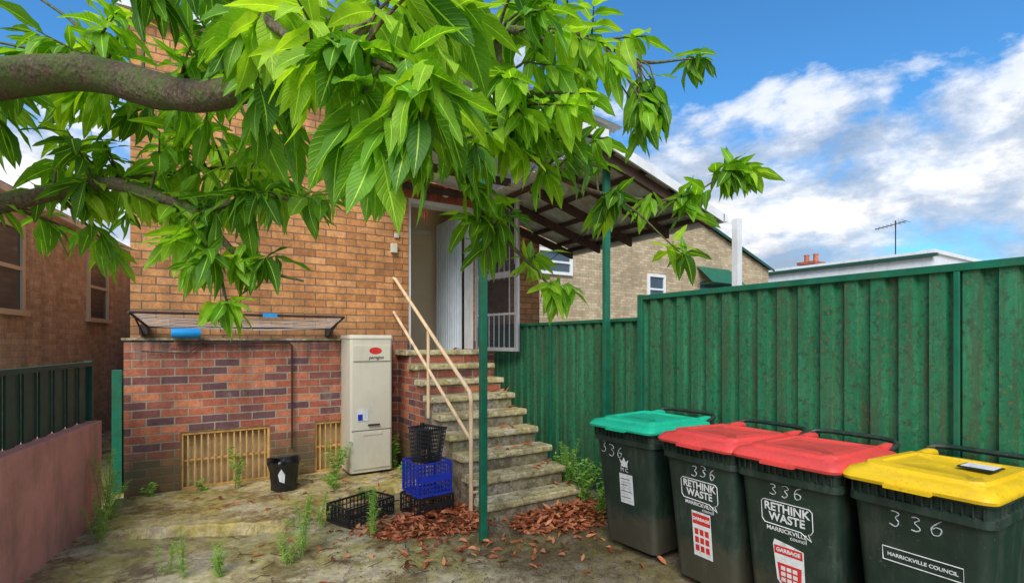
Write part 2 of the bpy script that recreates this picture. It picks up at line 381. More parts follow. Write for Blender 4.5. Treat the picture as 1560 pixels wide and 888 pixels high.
# ---------------------------------------------------------------- clothesline
C=empty('folding_clothesline')
b=MB(); x0,x1=-.47,1.50
b.tube([(x0,5.95,1.925),(x1,5.95,1.925)],.014,8); b.tube([(x0+.12,6.38,1.80),(x1-.05,6.38,1.80)],.012,8)
b.tube([(x0,5.95,1.925),(x0+.12,6.38,1.80)],.012,8); b.tube([(x1,5.95,1.925),(x1-.05,6.38,1.80)],.012,8)
b.box(x0+.05,x0+.12,6.36,6.478,1.72,1.82); b.box(x1-.10,x1-.03,6.36,6.478,1.72,1.82)
b.tube([(x0+.09,6.42,1.70),(x0+.04,6.1,1.87)],.010,6); b.tube([(x1-.08,6.42,1.70),(x1-.03,6.1,1.87)],.010,6)
b.obj('frame',M_darkpipe,C)
b=MB()
for i in range(9):
    k=(i+.5)/9; y=5.97+.4*k; z=1.92-.115*k
    pts=[(x0+.13*k+(x1-x0-.18*k)*t,y,z-.045*math.sin(math.pi*t)*(0.6+.4*R())) for t in [j/10 for j in range(11)]]
    b.tube(pts,.0022,4)
b.obj('lines',M_white,C)
b=MB(); b.box(.66,.80,5.930,5.9355,1.905,1.945); b.obj('label',M_cyan,C)
b=MB(); M=Matrix.Translation((-.02,6.36,1.735))@Matrix.Rotation(math.radians(4),4,'Z')
ring=lambda x,r:[(x,r*math.cos(t*math.pi/10),r*math.sin(t*math.pi/10)) for t in range(20)]
b.loft([ring(-.13,.03),ring(-.13,.048),ring(-.12,.05),ring(.12,.05),ring(.13,.046),ring(.13,.02)],M=M); b.obj('blue_foam_roll',M_cyan)

# ---------------------------------------------------------------- fences
def corr_fence(x,y0,y1,z0,z1,pitch=.155):
    b=MB(); prof=[(0,0),(.045,0),(.06,.035),(.125,.035),(.14,0)]; pts=[]; y=y0
    while y<y1:
        for a,d in prof:
            yy=y+a*pitch/.19
            if yy<=y1: pts.append((yy,d))
        y+=pitch
    vs=[]
    for yy,d in pts: vs+=[(x+d,yy,z0),(x+d,yy,z1)]
    b.add(vs,[(2*i,2*i+1,2*i+3,2*i+2) for i in range(len(pts)-1)]); return b
F=empty('corrugated_metal_fence')
b=corr_fence(3.72,-2.2,3.52,.02,2.05); b.obj('sheets',M_fence,F)
b=MB(); b.box(3.70,3.775,-2.2,3.50,2.05,2.095); b.box(3.70,3.775,-2.2,3.50,.0,.06); b.box(3.69,3.785,3.5,3.56,0,2.10); b.box(3.703,3.718,1.1,1.13,.06,2.05) ;b.obj('rails_and_posts',M_green,F,.004)
F2=empty('corrugated_metal_fence.001')
b=corr_fence(3.74,3.57,6.40,.02,1.85); b.obj('sheets',M_fence,F2)
b=MB(); b.box(3.72,3.79,3.57,6.43,1.85,1.885); b.box(3.715,3.738,5.0,5.04,.02,1.85);b.obj('rails_and_posts',M_green,F2,.004)

ang=math.radians(-10.9)
P=empty('rendered_wall',(-.80,5.55,0),ang)
b=MB(); b.box(-.16,0,-7,.6,-.1,.91); b.obj('wall',M_pink,P,.01)
F3=empty('corrugated_metal_fence.002',(-.80,5.55,0),ang)
b=MB(); 
for i in range(60):
    y=-6.5+i*.118; b.box(-.10-(i%2)*.02,-.085-(i%2)*.02,y,y+.118,.915,1.42)
b.box(-.13,-.07,-6.5,.6,1.42,1.46); b.box(-.13,-.07,.58,.63,.0,1.47); b.obj('sheets',M_dkgreen,F3)
G=MB(); G.box(-.70,-.61,6.98,7.05,0,1.34); G.box(-.69,-.625,7.05,9.0,0,1.28); G.obj('green_gate_post',M_green,bevel=.004)

LH=empty('brick_house.001',(-1.36,11.5,0),ang)
b=MB(); b.box(-6,0,-5.5,12,-.2,3.45); b.obj('walls',M_leftb,LH)
b=MB(); b.box(-6.1,.10,-5.6,12.1,3.45,3.54); b.obj('eave',M_white,LH)
b=MB(); b.add([(-6.1,-5.6,3.55),(.1,-5.6,3.55),(.1,12.1,3.55),(-6.1,12.1,3.55),(-3,-3,4.6),(-3,9.5,4.6)],[(0,1,4),(1,2,5,4),(2,3,5),(3,0,4,5)]); b.obj('roof',M_rust,LH)
b=MB()
for y in (-.45,-3.4,3.0):
    b.box(0,.04,y,y+.07,2.05,3.15); b.box(0,.04,y+.83,y+.9,2.05,3.15); b.box(0,.04,y+.07,y+.83,3.08,3.15); b.box(0,.07,y-.05,y+.95,1.98,2.05); b.box(0,.035,y+.07,y+.83,2.56,2.61)
b.obj('window_frames',M_hws,LH)
b=MB()
for y in (-.45,-3.4,3.0): b.box(0.003,.012,y+.07,y+.83,2.05,3.08)
b.obj('window_glass',M_glass,LH)

# ---------------------------------------------------------------- awning
A=empty('patio_awning')
def zr(x): return 3.60-.285*(x-3.45)
def corr(x0,x1,za,zb,y0,y1,mats,nm):
    b=MB(); vs=[]; n=int((y1-y0)/.0095)
    for i in range(n+1):
        y=y0+(y1-y0)*i/n; dz=.012*math.sin(2*math.pi*y/.076)
        vs+=[(x0,y,za+dz),(x1,y,zb+dz)]
    b.add(vs,[(2*i,2*i+1,2*i+3,2*i+2) for i in range(n)],0,True); return b.obj(nm,mats,A,ang=80)
corr(3.42,5.22,zr(3.42)+.02,zr(5.22)+.02,3.72,6.46,M_grime,'roof_sheeting')
corr(1.85,3.60,3.90,3.74,3.66,6.46,M_roofw,'upper_roof_sheeting')
b=MB()
def slbox(x0,x1,y0,y1,h,off,mi=0,zf=zr):
    vs=[(x,y,zf(x)+off-(h if k==0 else 0)) for k in (0,1) for y in (y0,y1) for x in (x0,x1)]
    b.add(vs,[(0,2,3,1),(4,5,7,6),(0,1,5,4),(2,6,7,3),(0,4,6,2),(1,3,7,5)],mi)
for y in (3.78,4.42,5.06,5.70,6.34): slbox(3.48,5.15,y,y+.045,.11,-.05)
for x in (3.55,4.0,4.45,4.9,5.12): b.box(x,x+.05,3.74,6.45,zr(x)-.048,zr(x)+.0)
for y in (3.75,4.6,5.5,6.3): b.box(1.9,3.46,y,y+.045,3.62,3.71)
b.obj('timbers',M_timber,A)
b=MB(); slbox(3.44,5.24,3.69,3.715,.10,.035); b.box(5.225,5.30,3.69,6.46,zr(5.22)-.06,zr(5.22)+.03); b.box(1.9,3.43,3.675,3.70,3.60,3.69)
b.obj('fascia_and_gutter',M_white,A)
b=MB(); b.box(2.04,2.10,3.70,3.745,0,3.72); b.box(3.62,3.69,3.93,3.98,0,3.56)
b.obj('green_posts',M_green,A,.004)
b=MB(); b.box(5.30,5.38,3.56,3.64,0,3.06); b.box(4.2,4.25,7.2,7.25,0,3.2) ;b.obj('white_post',M_white,A,.004)
b=MB(); b.tube([(3.55,3.9,2.9),(3.9,5.5,2.6),(3.9,6.44,2.7)],.004,5); b.obj('cable',M_black,A)

# ---------------------------------------------------------------- right neighbour house
RH=empty('brick_house.002')
b=MB(); vs=[(7.5,12,0),(19.9,12,0),(19.9,12,4.55),(14.2,12,6.45),(7.5,12,4.75)]
vs2=[(x,24,z) for x,y,z in vs]; b.add(vs+vs2,[(4,3,2,1,0),(5,6,7,8,9),(1,2,7,6),(0,5,9,4)]); b.obj('walls',M_beige,RH)
b=MB(); b.add([(20.1,11.85,4.55),(14.2,11.85,6.53),(14.2,24.1,6.53),(20.1,24.1,4.55),(20.1,11.85,4.44),(14.2,11.85,6.40),(7.3,11.85,4.72),(7.3,24.1,4.72),(7.3,11.85,4.6)],[(0,1,2,3),(0,4,5,1),(1,6,7,2),(1,5,8,6)]); b.obj('roof',M_dkgreen,RH)
b=MB()
def win(x0,x1,z0,z1,y=12):
    t=.09
    b.box(x0,x0+t,y-.06,y,z0,z1); b.box(x1-t,x1,y-.06,y,z0,z1); b.box(x0+t,x1-t,y-.06,y,z1-t,z1); b.box(x0+t,x1-t,y-.08,y,z0,z0+t); b.box(x0+t,x1-t,y-.05,y,(z0+z1)/2-.03,(z0+z1)/2+.03)
win(12.9,13.75,2.9,3.9); win(8.4,9.7,3.6,4.35); b.obj('window_frames',M_white,RH)
b=MB(); b.box(13,13.65,11.985,11.995,3,3.8); b.box(8.5,9.6,11.985,11.995,3.7,4.25); b.box(15.6,17.1,11.985,11.995,2.9,3.8); b.obj('window_glass',M_glass,RH)
b=MB()
for i in range(14):
    xa=15.4+i*.136; b.add([(xa,11.97,4.35),(xa+.136,11.97,4.35),(xa+.136,11.3,3.72),(xa,11.3,3.72)],[(0,1,2,3)])
    b.box(xa+.05,xa+.09,11.32,11.96,3.70,3.72)
b.obj('window_awning',M_green,RH)
FB=empty('white_building')
b=MB(); b.box(26,40,8.6,15.7,0,5.3); b.box(25.9,40,8.5,9.0,5.3,5.45); b.box(25.9,26.3,9.0,15.8,5.3,5.42); b.obj('walls',M_white,FB)
b=MB(); b.box(25.8,26,8.4,15.8,5.15,5.28); b.obj('fascia',M_dkgreen,FB)
FB2=empty('white_building.001'); b=MB(); b.box(34,46,-1,8,0,5.0); b.obj('walls',M_white,FB2); b=MB(); b.box(33.8,46,-1.2,8.2,5.0,5.2); b.obj('roof_edge',M_alu,FB2)
CH=empty('brick_chimney'); b=MB(); b.box(29.6,30.6,15.2,16.0,4.8,6.0); b.box(29.5,30.7,15.1,16.1,6.0,6.15); b.obj('stack',M_redcourse,CH)
b=MB()
for y in (15.35,15.85): b.tube([(30.1,y,6.15),(30.1,y,6.5),(30.1,y,6.6)],[.15,.12,.16],10)
b.obj('chimney_pots',M_rust,CH)
b=MB(); b.tube([(26.5,10.1,5.3),(26.5,10.1,7.0)],.025,6)
b.tube([(26.5,9.7,6.9),(26.5,10.9,6.75)],.02,5)
for i in range(8):
    y=9.7+i*.16; l=.42-.03*i; b.tube([(26.5-l,y,6.9-.02*i),(26.5+l,y-.0,6.9-.02*i)],.012,4)
b.obj('tv_antenna',M_darkpipe)

# ---------------------------------------------------------------- wheelie bins
def binmat():
    m,nt,b=newmat('bin_green_plastic'); o=objc(nt)
    oi=N(nt,'ShaderNodeObjectInfo'); va=N(nt,'ShaderNodeVectorMath',operation='ADD'); L(nt,o,va.inputs[0])
    cx=N(nt,'ShaderNodeCombineXYZ'); L(nt,mth(nt,'MULTIPLY',oi.outputs['Random'],30),cx.inputs[0]); L(nt,cx.outputs[0],va.inputs[1]); o2=va.outputs[0]
    n1=noise(nt,o2,5,7,.7); n2=noise(nt,mapped(nt,o2,(1,1,.22)),11,8,.75); n3=noise(nt,o2,70,4,.7)
    sc2=noise(nt,mapped(nt,o2,(2,2,26)),6,5,.7)
    c=ramp(nt,n1,[(.3,(.009,.021,.014)),(.7,(.020,.042,.028))])
    c=mix(nt,ramp(nt,n2,[(.50,0.0),(.68,.5)]),c,(.075,.08,.058))
    c=mix(nt,ramp(nt,n3,[(.64,0.0),(.72,.6)]),c,(.19,.20,.17))
    c=mix(nt,ramp(nt,sc2,[(.66,0.0),(.70,.45)]),c,(.16,.18,.15))
    s=N(nt,'ShaderNodeSeparateXYZ'); L(nt,o,s.inputs[0])
    f=ramp(nt,mth(nt,'ADD',s.outputs[2],mth(nt,'MULTIPLY',n1,-.5)),[(.0,.5),(.12,0)])
    c=mix(nt,f,c,(.09,.065,.04))
    L(nt,c,b.inputs['Base Color']); L(nt,ramp(nt,n2,[(.3,.3),(.65,.65)]),b.inputs['Roughness'])
    bump(nt,b,noise(nt,o,300,2),.15,.001); return m
M_bin=binmat()
def lidmat(name,cl,d):
    m,nt,b=newmat(name); o=objc(nt)
    oi=N(nt,'ShaderNodeObjectInfo'); va=N(nt,'ShaderNodeVectorMath',operation='ADD'); L(nt,o,va.inputs[0])
    cx=N(nt,'ShaderNodeCombineXYZ'); L(nt,mth(nt,'MULTIPLY',oi.outputs['Random'],30),cx.inputs[0]); L(nt,cx.outputs[0],va.inputs[1]); o=va.outputs[0]
    c=ramp(nt,noise(nt,o,4,6,.65),[(.3,tuple(x*.82 for x in cl)),(.7,cl)])
    c=mix(nt,ramp(nt,noise(nt,o,7,8,.75),[(.5,0.0),(.66,.5)]),c,d)
    c=mix(nt,ramp(nt,noise(nt,o,60,5,.7),[(.58,0.0),(.70,.65)]),c,tuple(x*.4 for x in d))
    L(nt,c,b.inputs['Base Color']); L(nt,ramp(nt,noise(nt,o,9,6,.7),[(.35,.28),(.65,.6)]),b.inputs['Roughness'])
    bump(nt,b,noise(nt,o,14,4),.12,.006); return m
ML={'g':lidmat('green_lid',(.015,.60,.33),(.04,.33,.18)),'r':lidmat('red_lid',(.78,.07,.06),(.48,.07,.05)),'y':lidmat('yellow_lid',(.88,.55,.008),(.60,.33,.02))}
def fy(z): return .018+(.93-z)*(.085/.87)-.003
TR=(math.radians(90+5.6),0,0)
def wheelie(loc,rz,lid,kind,w=.565):
    E=empty('wheelie_bin',loc,rz)
    b=MB(); k=w/.58
    def ring(z,ww,y0,y1,r=.05): return rrect(ww*k,y1-y0,r,z,0,(y0+y1)/2,5)
    b.loft([ring(.045,.43,.13,.60,.06),ring(.06,.47,fy(.06)+.003,.63),ring(.5,.515,fy(.5)+.003,.665),ring(.84,.55,fy(.84)+.003,.695),
            ring(.862,.555,.02,.70),ring(.868,.585,0,.71),ring(.905,.585,0,.71),ring(.912,.565,.012,.70),ring(.955,.57,.01,.70),ring(.962,.60,-.012,.715),ring(.985,.60,-.012,.715),ring(.985,.55,.02,.69)])
    for i in range(15):
        x=(-.26+.52*i/14)*k; b.box(x-.003,x+.003,-.006,.012,.908,.958)
    for sx in (-1,1):
        for i in range(12):
            y=.08+.05*i; b.box(sx*.2825*k-.006,sx*.2825*k+.006,y,y+.006,.908,.958)
    b.box(-.25*k,-.20*k,.70,.80,.93,.975); b.box(.20*k,.25*k,.70,.80,.93,.975); b.box(-.03,.03,.70,.80,.94,.975)
    b.tube([(-.27*k,.79,.985),(.27*k,.79,.985)],.016,8)
    b.box(-.20,.20,.60,.66,.08,.25)
    b.obj('body',M_bin,E,0,35)
    b=MB()
    for sx in (-1,1):
        x=sx*.24*k
        rr=lambda xx,r:[(xx,.66+r*math.cos(t*math.pi/12),.10+r*math.sin(t*math.pi/12)) for t in range(24)]
        b.loft([rr(x-.025,.06),rr(x-.025,.095),rr(x-.018,.10),rr(x+.018,.10),rr(x+.025,.095),rr(x+.025,.06)])
    b.tube([(-.24*k,.66,.10),(.24*k,.66,.10)],.012,8); b.obj('wheels',M_black,E)
    b=MB(); sd=U(0,50)
    def lr(z,ww,y0,y1,r=.06,dz=0): 
        return [(x,y,zz+.03*(1-((y-.3)/.42)**2)*(1 if dz else 0)+.009*mn.noise(Vector((x*4,y*4,sd)))) for x,y,zz in rrect(ww*k,y1-y0,r,z,0,(y0+y1)/2,6)]
    b.loft([lr(.975,.612,-.045,.72),lr(.990,.622,-.05,.73),lr(1.003,.61,-.042,.73,.06),lr(1.008,.575,-.02,.71,.06,1),lr(1.010,.50,.05,.66,.06,1),lr(1.026,.485,.06,.645,.06,1),lr(1.028,.40,.12,.58,.05,1),lr(1.016,.385,.13,.57,.05,1),lr(1.018,.1,.3,.4,.02,1)])
    b.box(-.09,.09,-.075,-.04,.972,.990)
    for sx in (-1,1): b.tube([(sx*.225*k,.66,1.01),(sx*.225*k,.74,1.018),(sx*.225*k,.82,1.01)],[.03,.028,.025],8)
    for sx in (-1,0,1): b.tube([(sx*.235*k,.06,1.022),(sx*.235*k,.3,1.036),(sx*.235*k,.62,1.012)],[.008,.011,.008],6)
    b.obj('lid',ML[lid],E,0,50)
    b=MB(); b.tube([(-.25*k,.74,1.0),(-.26*k,.82,1.03),(-.23*k,.855,1.045),(-.15*k,.865,1.05),(.15*k,.865,1.05),(.23*k,.855,1.045),(.26*k,.82,1.03),(.25*k,.74,1.0)],.016,8); b.obj('grip',M_bin,E)
    def tx(s,size,x,z,mat=M_lab,**kw): return text(s,size,(x,fy(z),z),TR,mat,E,**kw)
    def plate(x0,x1,z0,z1,mat,name='label',off=0,pts=None):
        q=MB()
        if pts is None: pts=[(x0,z0),(x1,z0),(x1,z1),(x0,z1)]
        q.add([(x,fy(z)-off,z) for x,z in pts],[tuple(range(len(pts)))]); return q.obj(name,mat,E)
    def outline(pts,t=.0025,mat=M_lab,name='label_outline'):
        q=MB(); P=[(x,fy(z)-.0006,z) for x,z in pts]; q.tube(P+[P[0]],t,4,cap=False); return q.obj(name,mat,E)
    def hand336(x,z,s,rot=0):
        D={'3':[(-.3,.45),(.05,.5),(.28,.3),(.0,.05),(.3,-.2),(.1,-.5),(-.3,-.42)],'6':[(.25,.5),(-.15,.25),(-.3,-.15),(-.15,-.48),(.2,-.42),(.28,-.12),(.0,.02),(-.25,-.12)]}
        q=MB()
        for i,ch in enumerate('336'):
            ss=s*U(.85,1.2); ry=U(-.12,.12)*s
            pts=[(px*ss*.8+U(-.004,.004)+(i-1)*s*1.02+.12*py*ss,py*ss+U(-.004,.004)+(i-1)*rot+ry) for px,py in D[ch]]
            C=[]
            for j in range(len(pts)-1):
                p0=pts[max(j-1,0)];p1=pts[j];p2=pts[j+1];p3=pts[min(j+2,len(pts)-1)]
                for t in (0,.25,.5,.75):
                    C.append(tuple(.5*((2*p1[a])+(-p0[a]+p2[a])*t+(2*p0[a]-5*p1[a]+4*p2[a]-p3[a])*t*t+(-p0[a]+3*p1[a]-3*p2[a]+p3[a])*t**3) for a in (0,1)))
            C.append(pts[-1])
            q.tube([(x+a,fy(z+c)-.0002,z+c) for a,c in C],[U(.0018,.0036) for _ in C],5)
        q.obj('handwritten_number',M_chalk,E)
    if kind=='mc':
        hand336(-.12,.80,.080,-.006)
        tx('M C',.045,.0,.66,name='council_initials')
        plate(0,0,0,0,M_lab,'council_crest',0,[(-.035,.685),(.035,.685),(.03,.705),(.045,.745),(.018,.725),(.0,.76),(-.018,.725),(-.045,.745),(-.03,.705)])
        plate(-.055,.075,.40,.63,M_lab,'notice')
        for i in range(8): plate(-.045,.065-.02*(i%3),.42+.024*i,.425+.024*i,M_lblack if i%2 else M_chalk,'notice_print',.0012)
    if kind in('re1','re2'):
        hand336(.0 if kind=='re2' else .04,.815,.066,.004)
        x=.0; 
        tx('RETHINK\nWASTE',.066,x,.685,name='slogan_lettering',bold=.0016,sx=.92)
        o=[(-.14,.635),(-.14,.735),(-.125,.75),(.125,.75),(.14,.735),(.14,.635),(.13,.615),(.115,.61),(.13,.575),(.075,.61),(-.125,.615)]
        outline([(a+x,c) for a,c in o])
        tx('MARRICKVILLE',.034,x-.005,.588,name='council_lettering',bold=.0005)
        tx('council',.032,x+.06,.56,name='council_lettering')
        if kind=='re1':
            plate(-.07,.075,.24,.54,M_lab,'sticker'); plate(-.065,.07,.455,.525,M_red,'sticker_band',.001)
            text('GARBAGE',.030,(.0,fy(.49)-.002,.49),TR,M_lab,E,'sticker_lettering',.001)
            for i in range(3):
                for j in range(3):
                    plate(-.055+.04*i,-.025+.04*i,.275+.055*j,.315+.055*j,M_red,'sticker_pictogram',.001)
        else:
            plate(0,0,0,0,M_lab,'sticker',0,[(0,.20),(.085,.29),(.085,.50),(.02,.515),(-.075,.53),(-.085,.50),(-.07,.30)])
            plate(0,0,0,0,M_red,'sticker_band',.001,[(.0,.225),(.065,.295),(.07,.40),(-.065,.40),(-.055,.30)])
            plate(-.078,.078,.45,.498,M_red,'sticker_band',.001)
            text('GARBAGE',.030,(.0,fy(.474)-.002,.474),TR,M_lab,E,'sticker_lettering',.001)
            for i in range(3):
                for j in range(3): plate(-.045+.033*i,-.02+.033*i,.295+.033*j,.318+.033*j,M_lab,'sticker_pictogram',.002)
    if kind=='y':
        hand336(.0,.81,.080,.002)
        outline([(-.14,.60),(.17,.60),(.17,.665),(-.14,.665)])
        tx('MARRICKVILLE COUNCIL',.024,.015,.632,name='council_lettering',bold=.0006)
        q=MB(); q.box(.06,.20,.30,.42,1.055,1.0605); q.obj('lid_label',M_lblack,E); q=MB(); q.box(.07,.19,.31,.41,1.061,1.063); q.obj('lid_label_print',M_lab,E)
    return E
R90=math.radians(-90)
wheelie((2.80,2.87,0),R90+math.radians(4),'g','mc',.60)
wheelie((2.76,2.16,0),R90-.02,'r','re1')
wheelie((2.77,1.59,0),R90+.03,'r','re2')
wheelie((2.80,1.00,0),R90-.03,'y','y')

# ---------------------------------------------------------------- crates, pot
def crate(name,mat,loc,rz,w=.34,d=.34,h=.28,nv=9,nh=6,tilt=0):
    b=MB(); t=.006
    for sx in (0,1):
        for (ax) in (0,1):
            for i in range(nv+1):
                k=i/nv; wd=.009 if 0<i<nv else .02
                if ax==0: x=-w/2+w*k; y=(-d/2 if sx==0 else d/2); b.box(x-wd/2,x+wd/2,y-t/2,y+t/2,.012,h-.02)
                else: y=-d/2+d*k; x=(-w/2 if sx==0 else w/2); b.box(x-t/2,x+t/2,y-wd/2,y+wd/2,.0125,h-.0205)
            for j in range(nh+1):
                z=.006+(h-.02)*j/nh; hh=.006 if 0<j<nh else .018
                if ax==0: y=(-d/2 if sx==0 else d/2); b.box(-w/2-.004,w/2+.004,y-t*.8,y+t*.8,z-hh/2,z+hh/2)
                else: x=(-w/2 if sx==0 else w/2); b.box(x-t*.8,x+t*.8,-d/2,d/2,z-hh/2+.0005,z+hh/2+.0005)
    for i in range(8): 
        x=-w/2+w*(i+.5)/8; b.box(x-.008,x+.008,-d/2,d/2,.004,.010); y=-d/2+d*(i+.5)/8; b.box(-w/2,w/2,y-.008,y+.008,.0105,.015)
    b.box(-w/2,w/2,-d/2-.005,-d/2+.004,h*.42,h*.62)
    o=b.obj(name,mat); o.location=loc; o.rotation_euler=(tilt,0,rz); return o
crate('plastic_crate',M_black,(1.94,4.60,.02),math.radians(8),.36,.36,.19,7,3)
crate('plastic_crate.001',M_blue,(1.94,4.60,.215),math.radians(3),.34,.34,.31,9,7)
crate('plastic_crate.002',M_black,(1.36,4.78,.02),math.radians(22),.50,.32,.17,12,3)
E=MB()
for sx,sy in ((1,0),(-1,0),(0,1),(0,-1)):
    for i in range(11):
        k=-1+2*i/10
        a=Vector((sx*.105+(k*.1 if sx==0 else 0),sy*.095+(k*.09 if sy==0 else 0),.01)); c=Vector((sx*.135+(k*.13 if sx==0 else 0),sy*.122+(k*.117 if sy==0 else 0),.32)); E.tube([a,c],.005,4)
for j in range(9):
    z=.02+.0375*j; f=.105+.03*z/.32; g=.095+.027*z/.32
    E.tube([(f,g,z),(-f,g,z),(-f,-g,z),(f,-g,z),(f,g,z)],.005 if j<8 else .012,4)
E.box(-.1,.1,-.09,.09,.0,.01)
o=E.obj('plastic_basket',M_black); o.location=(1.93,4.60,.50); o.rotation_euler=(.03,.05,.5)
b=MB(); b.loft([rrect(.1,.1,.03,z,0,0,4) for z in (0,.2)]); b.loft([rrect(.04,.04,.015,z,0,0,4) for z in (.2,.25)]); o=b.obj('plastic_bottle',M_black); o.location=(1.90,4.62,.62)
b=MB(); rings=[]
for z,r in ((0,.115),(.02,.125),(.15,.135),(.27,.15),(.30,.165),(.32,.16),(.31,.14),(.24,.13)):
    rings.append([( (r+.010*math.sin(5*a+z*20)+.006*math.sin(11*a-z*30))*math.cos(a),(r+.010*math.sin(5*a+z*20)+.006*math.sin(11*a-z*30))*math.sin(a),z+.012*math.sin(3*a)*(z/.3)) for a in [t*math.pi/20 for t in range(40)]])
b.loft(rings); o=b.obj('plant_pot',simple('bin_bag',(.015,.015,.017),.22,0,.3,12,.3)); o.location=(.86,5.88,.085)
b=MB(); b.add([(-.035,-.135,.19),(.035,-.14,.19),(.0,-.147,.25),(.03,-.14,.10),(-.02,-.135,.12)],[(0,1,2),(3,1,0,4)]); q=b.obj('pot_label',M_lab); q.parent=o; q.rotation_euler=(0,0,-.35); q.location=(0,-.012,0)

# ---------------------------------------------------------------- leaves
def leafmat(name,dark,mid,lite,trans=.35,veins=True,boost=(1.9,1.75,.7)):
    m,nt,b=newmat(name); 
    at=N(nt,'ShaderNodeAttribute'); at.attribute_name='tint'
    uv=N(nt,'ShaderNodeTexCoord').outputs['UV']; s=N(nt,'ShaderNodeSeparateXYZ'); L(nt,uv,s.inputs[0])
    o=objc(nt)
    c=ramp(nt,at.outputs['Fac'],[(.0,dark),(.5,mid),(1,lite)])
    n1=noise(nt,o,22,3,.6); c=mix(nt,.5,c,ramp(nt,n1,[(.3,.6),(.7,1.25)]),'MULTIPLY')
    if veins:
        v=mth(nt,'ABSOLUTE',mth(nt,'SUBTRACT',s.outputs[1],.5))
        rib=mth(nt,'LESS_THAN',v,.028)
        ph=mth(nt,'SUBTRACT',mth(nt,'MULTIPLY',s.outputs[0],75),mth(nt,'MULTIPLY',v,32))
        valley=mth(nt,'SUBTRACT',1,mth(nt,'ABSOLUTE',mth(nt,'SINE',mth(nt,'MULTIPLY',ph,.5))))
        vl=mth(nt,'POWER',valley,5)
        tot=mth(nt,'MAXIMUM',mth(nt,'MULTIPLY',rib,.8),mth(nt,'MULTIPLY',vl,.35))
        c=mix(nt,tot,c,tuple(min(1,x*1.5+.04) for x in lite))
        bump(nt,b,mth(nt,'MULTIPLY',mth(nt,'MAXIMUM',rib,vl),-1),.6,.005)
    sp=noise(nt,o,120,2,.5); c=mix(nt,ramp(nt,sp,[(.70,0.0),(.76,.65)]),c,(.28,.14,.02))
    L(nt,c,b.inputs['Base Color']); b.inputs['Roughness'].default_value=.5
    b.inputs['Specular IOR Level'].default_value=.4
    t=N(nt,'ShaderNodeBsdfTranslucent'); tc=mix(nt,1.0,c,boost,'MULTIPLY'); L(nt,tc,t.inputs['Color'])
    ms=N(nt,'ShaderNodeMixShader'); ms.inputs[0].default_value=trans
    L(nt,b.outputs[0],ms.inputs[1]); L(nt,t.outputs[0],ms.inputs[2])
    L(nt,ms.outputs[0],nt.nodes['Material Output'].inputs['Surface'])
    return m
class Leaves:
    def __init__(s): s.v=[]; s.f=[]; s.uv=[]; s.t=[]
    def leaf(s,base,d,nrm,Ln,Wd,droop=.3,fold=.25,tint=.5,ns=8,nk=4,wave=.18):
        d=d.normalized(); bb=d.cross(nrm)
        if bb.length<1e-3: bb=d.cross(Vector((1,.2,.1)))
        bb.normalize(); nn=bb.cross(d); o=len(s.v); ph=U(0,6); tw=U(-.7,.7); lat=U(-.15,.15); wf=U(9,16)
        for i in range(ns+1):
            q=i/ns
            w=Wd*.5*(math.sin(math.pi*min(1,q**.85))**.85)*(1-.25*q)*1.12 if 0<q<1 else Wd*.012
            cpt=base+d*(Ln*q*(1-.12*droop*q))-nn*(droop*Ln*q*q)+bb*(lat*Ln*q*q)
            b2=bb*math.cos(tw*q)+nn*math.sin(tw*q)
            for k in range(nk+1):
                kk=-1+2*k/nk
                p=cpt+b2*(w*kk)+nn*(abs(kk)*w*fold+wave*w*math.sin(ph+q*wf+kk*2)*abs(kk))
                s.v.append(tuple(p)); s.uv.append((q,.5+.5*kk)); s.t.append(tint)
        for i in range(ns):
            for k in range(nk):
                a=o+i*(nk+1)+k; s.f.append((a,a+1,a+nk+2,a+nk+1))
    def obj(s,name,mat,parent=None):
        me=bpy.data.meshes.new(name); me.from_pydata(s.v,[],s.f); me.materials.append(mat)
        uvl=me.uv_layers.new(name='UVMap'); fl=[]
        li=[0]*len(me.loops); me.loops.foreach_get('vertex_index',li)
        for i in li: fl+=s.uv[i]
        uvl.data.foreach_set('uv',fl)
        a=me.attributes.new('tint','FLOAT','POINT'); a.data.foreach_set('value',s.t)
        me.polygons.foreach_set('use_smooth',[True]*len(s.f)); me.update()
        ob=bpy.data.objects.new(name,me); col.objects.link(ob)
        if parent: ob.parent=parent
        return ob
M_leaf=leafmat('avocado_leaf',(.055,.18,.014),(.17,.40,.020),(.40,.62,.035),.42)

# tree in its own local frame (x lateral, y outwards, z up)
T=empty('avocado_tree',(0,0,0),math.radians(-32.3))
br=MB(); branch_pts=[]
def cat(P,sub=6):
    out=[]; n=len(P)
    for i in range(n-1):
        p0=P[max(i-1,0)];p1=P[i];p2=P[i+1];p3=P[min(i+2,n-1)]
        for j in range(sub):
            t=j/sub
            out.append([.5*((2*p1[k])+(-p0[k]+p2[k])*t+(2*p0[k]-5*p1[k]+4*p2[k]-p3[k])*t*t+(-p0[k]+3*p1[k]-3*p2[k]+p3[k])*t**3) for k in range(4)])
    out.append(list(P[-1])); return out
def limb(P,n=10,kink=.02,reg=True):
    C=cat(P); pts=[];rs=[]
    for c in C:
        v=Vector(c[:3]); r=max(c[3],.002)
        v+=Vector((mn.noise(v*3.1),mn.noise(v*3.1+Vector((9,0,0))),mn.noise(v*3.1+Vector((0,9,0)))))*kink
        r*=1+.16*mn.noise(v*9)
        pts.append(v); rs.append(r)
        if reg: branch_pts.append((v,r))
    br.tube(pts,rs,n)
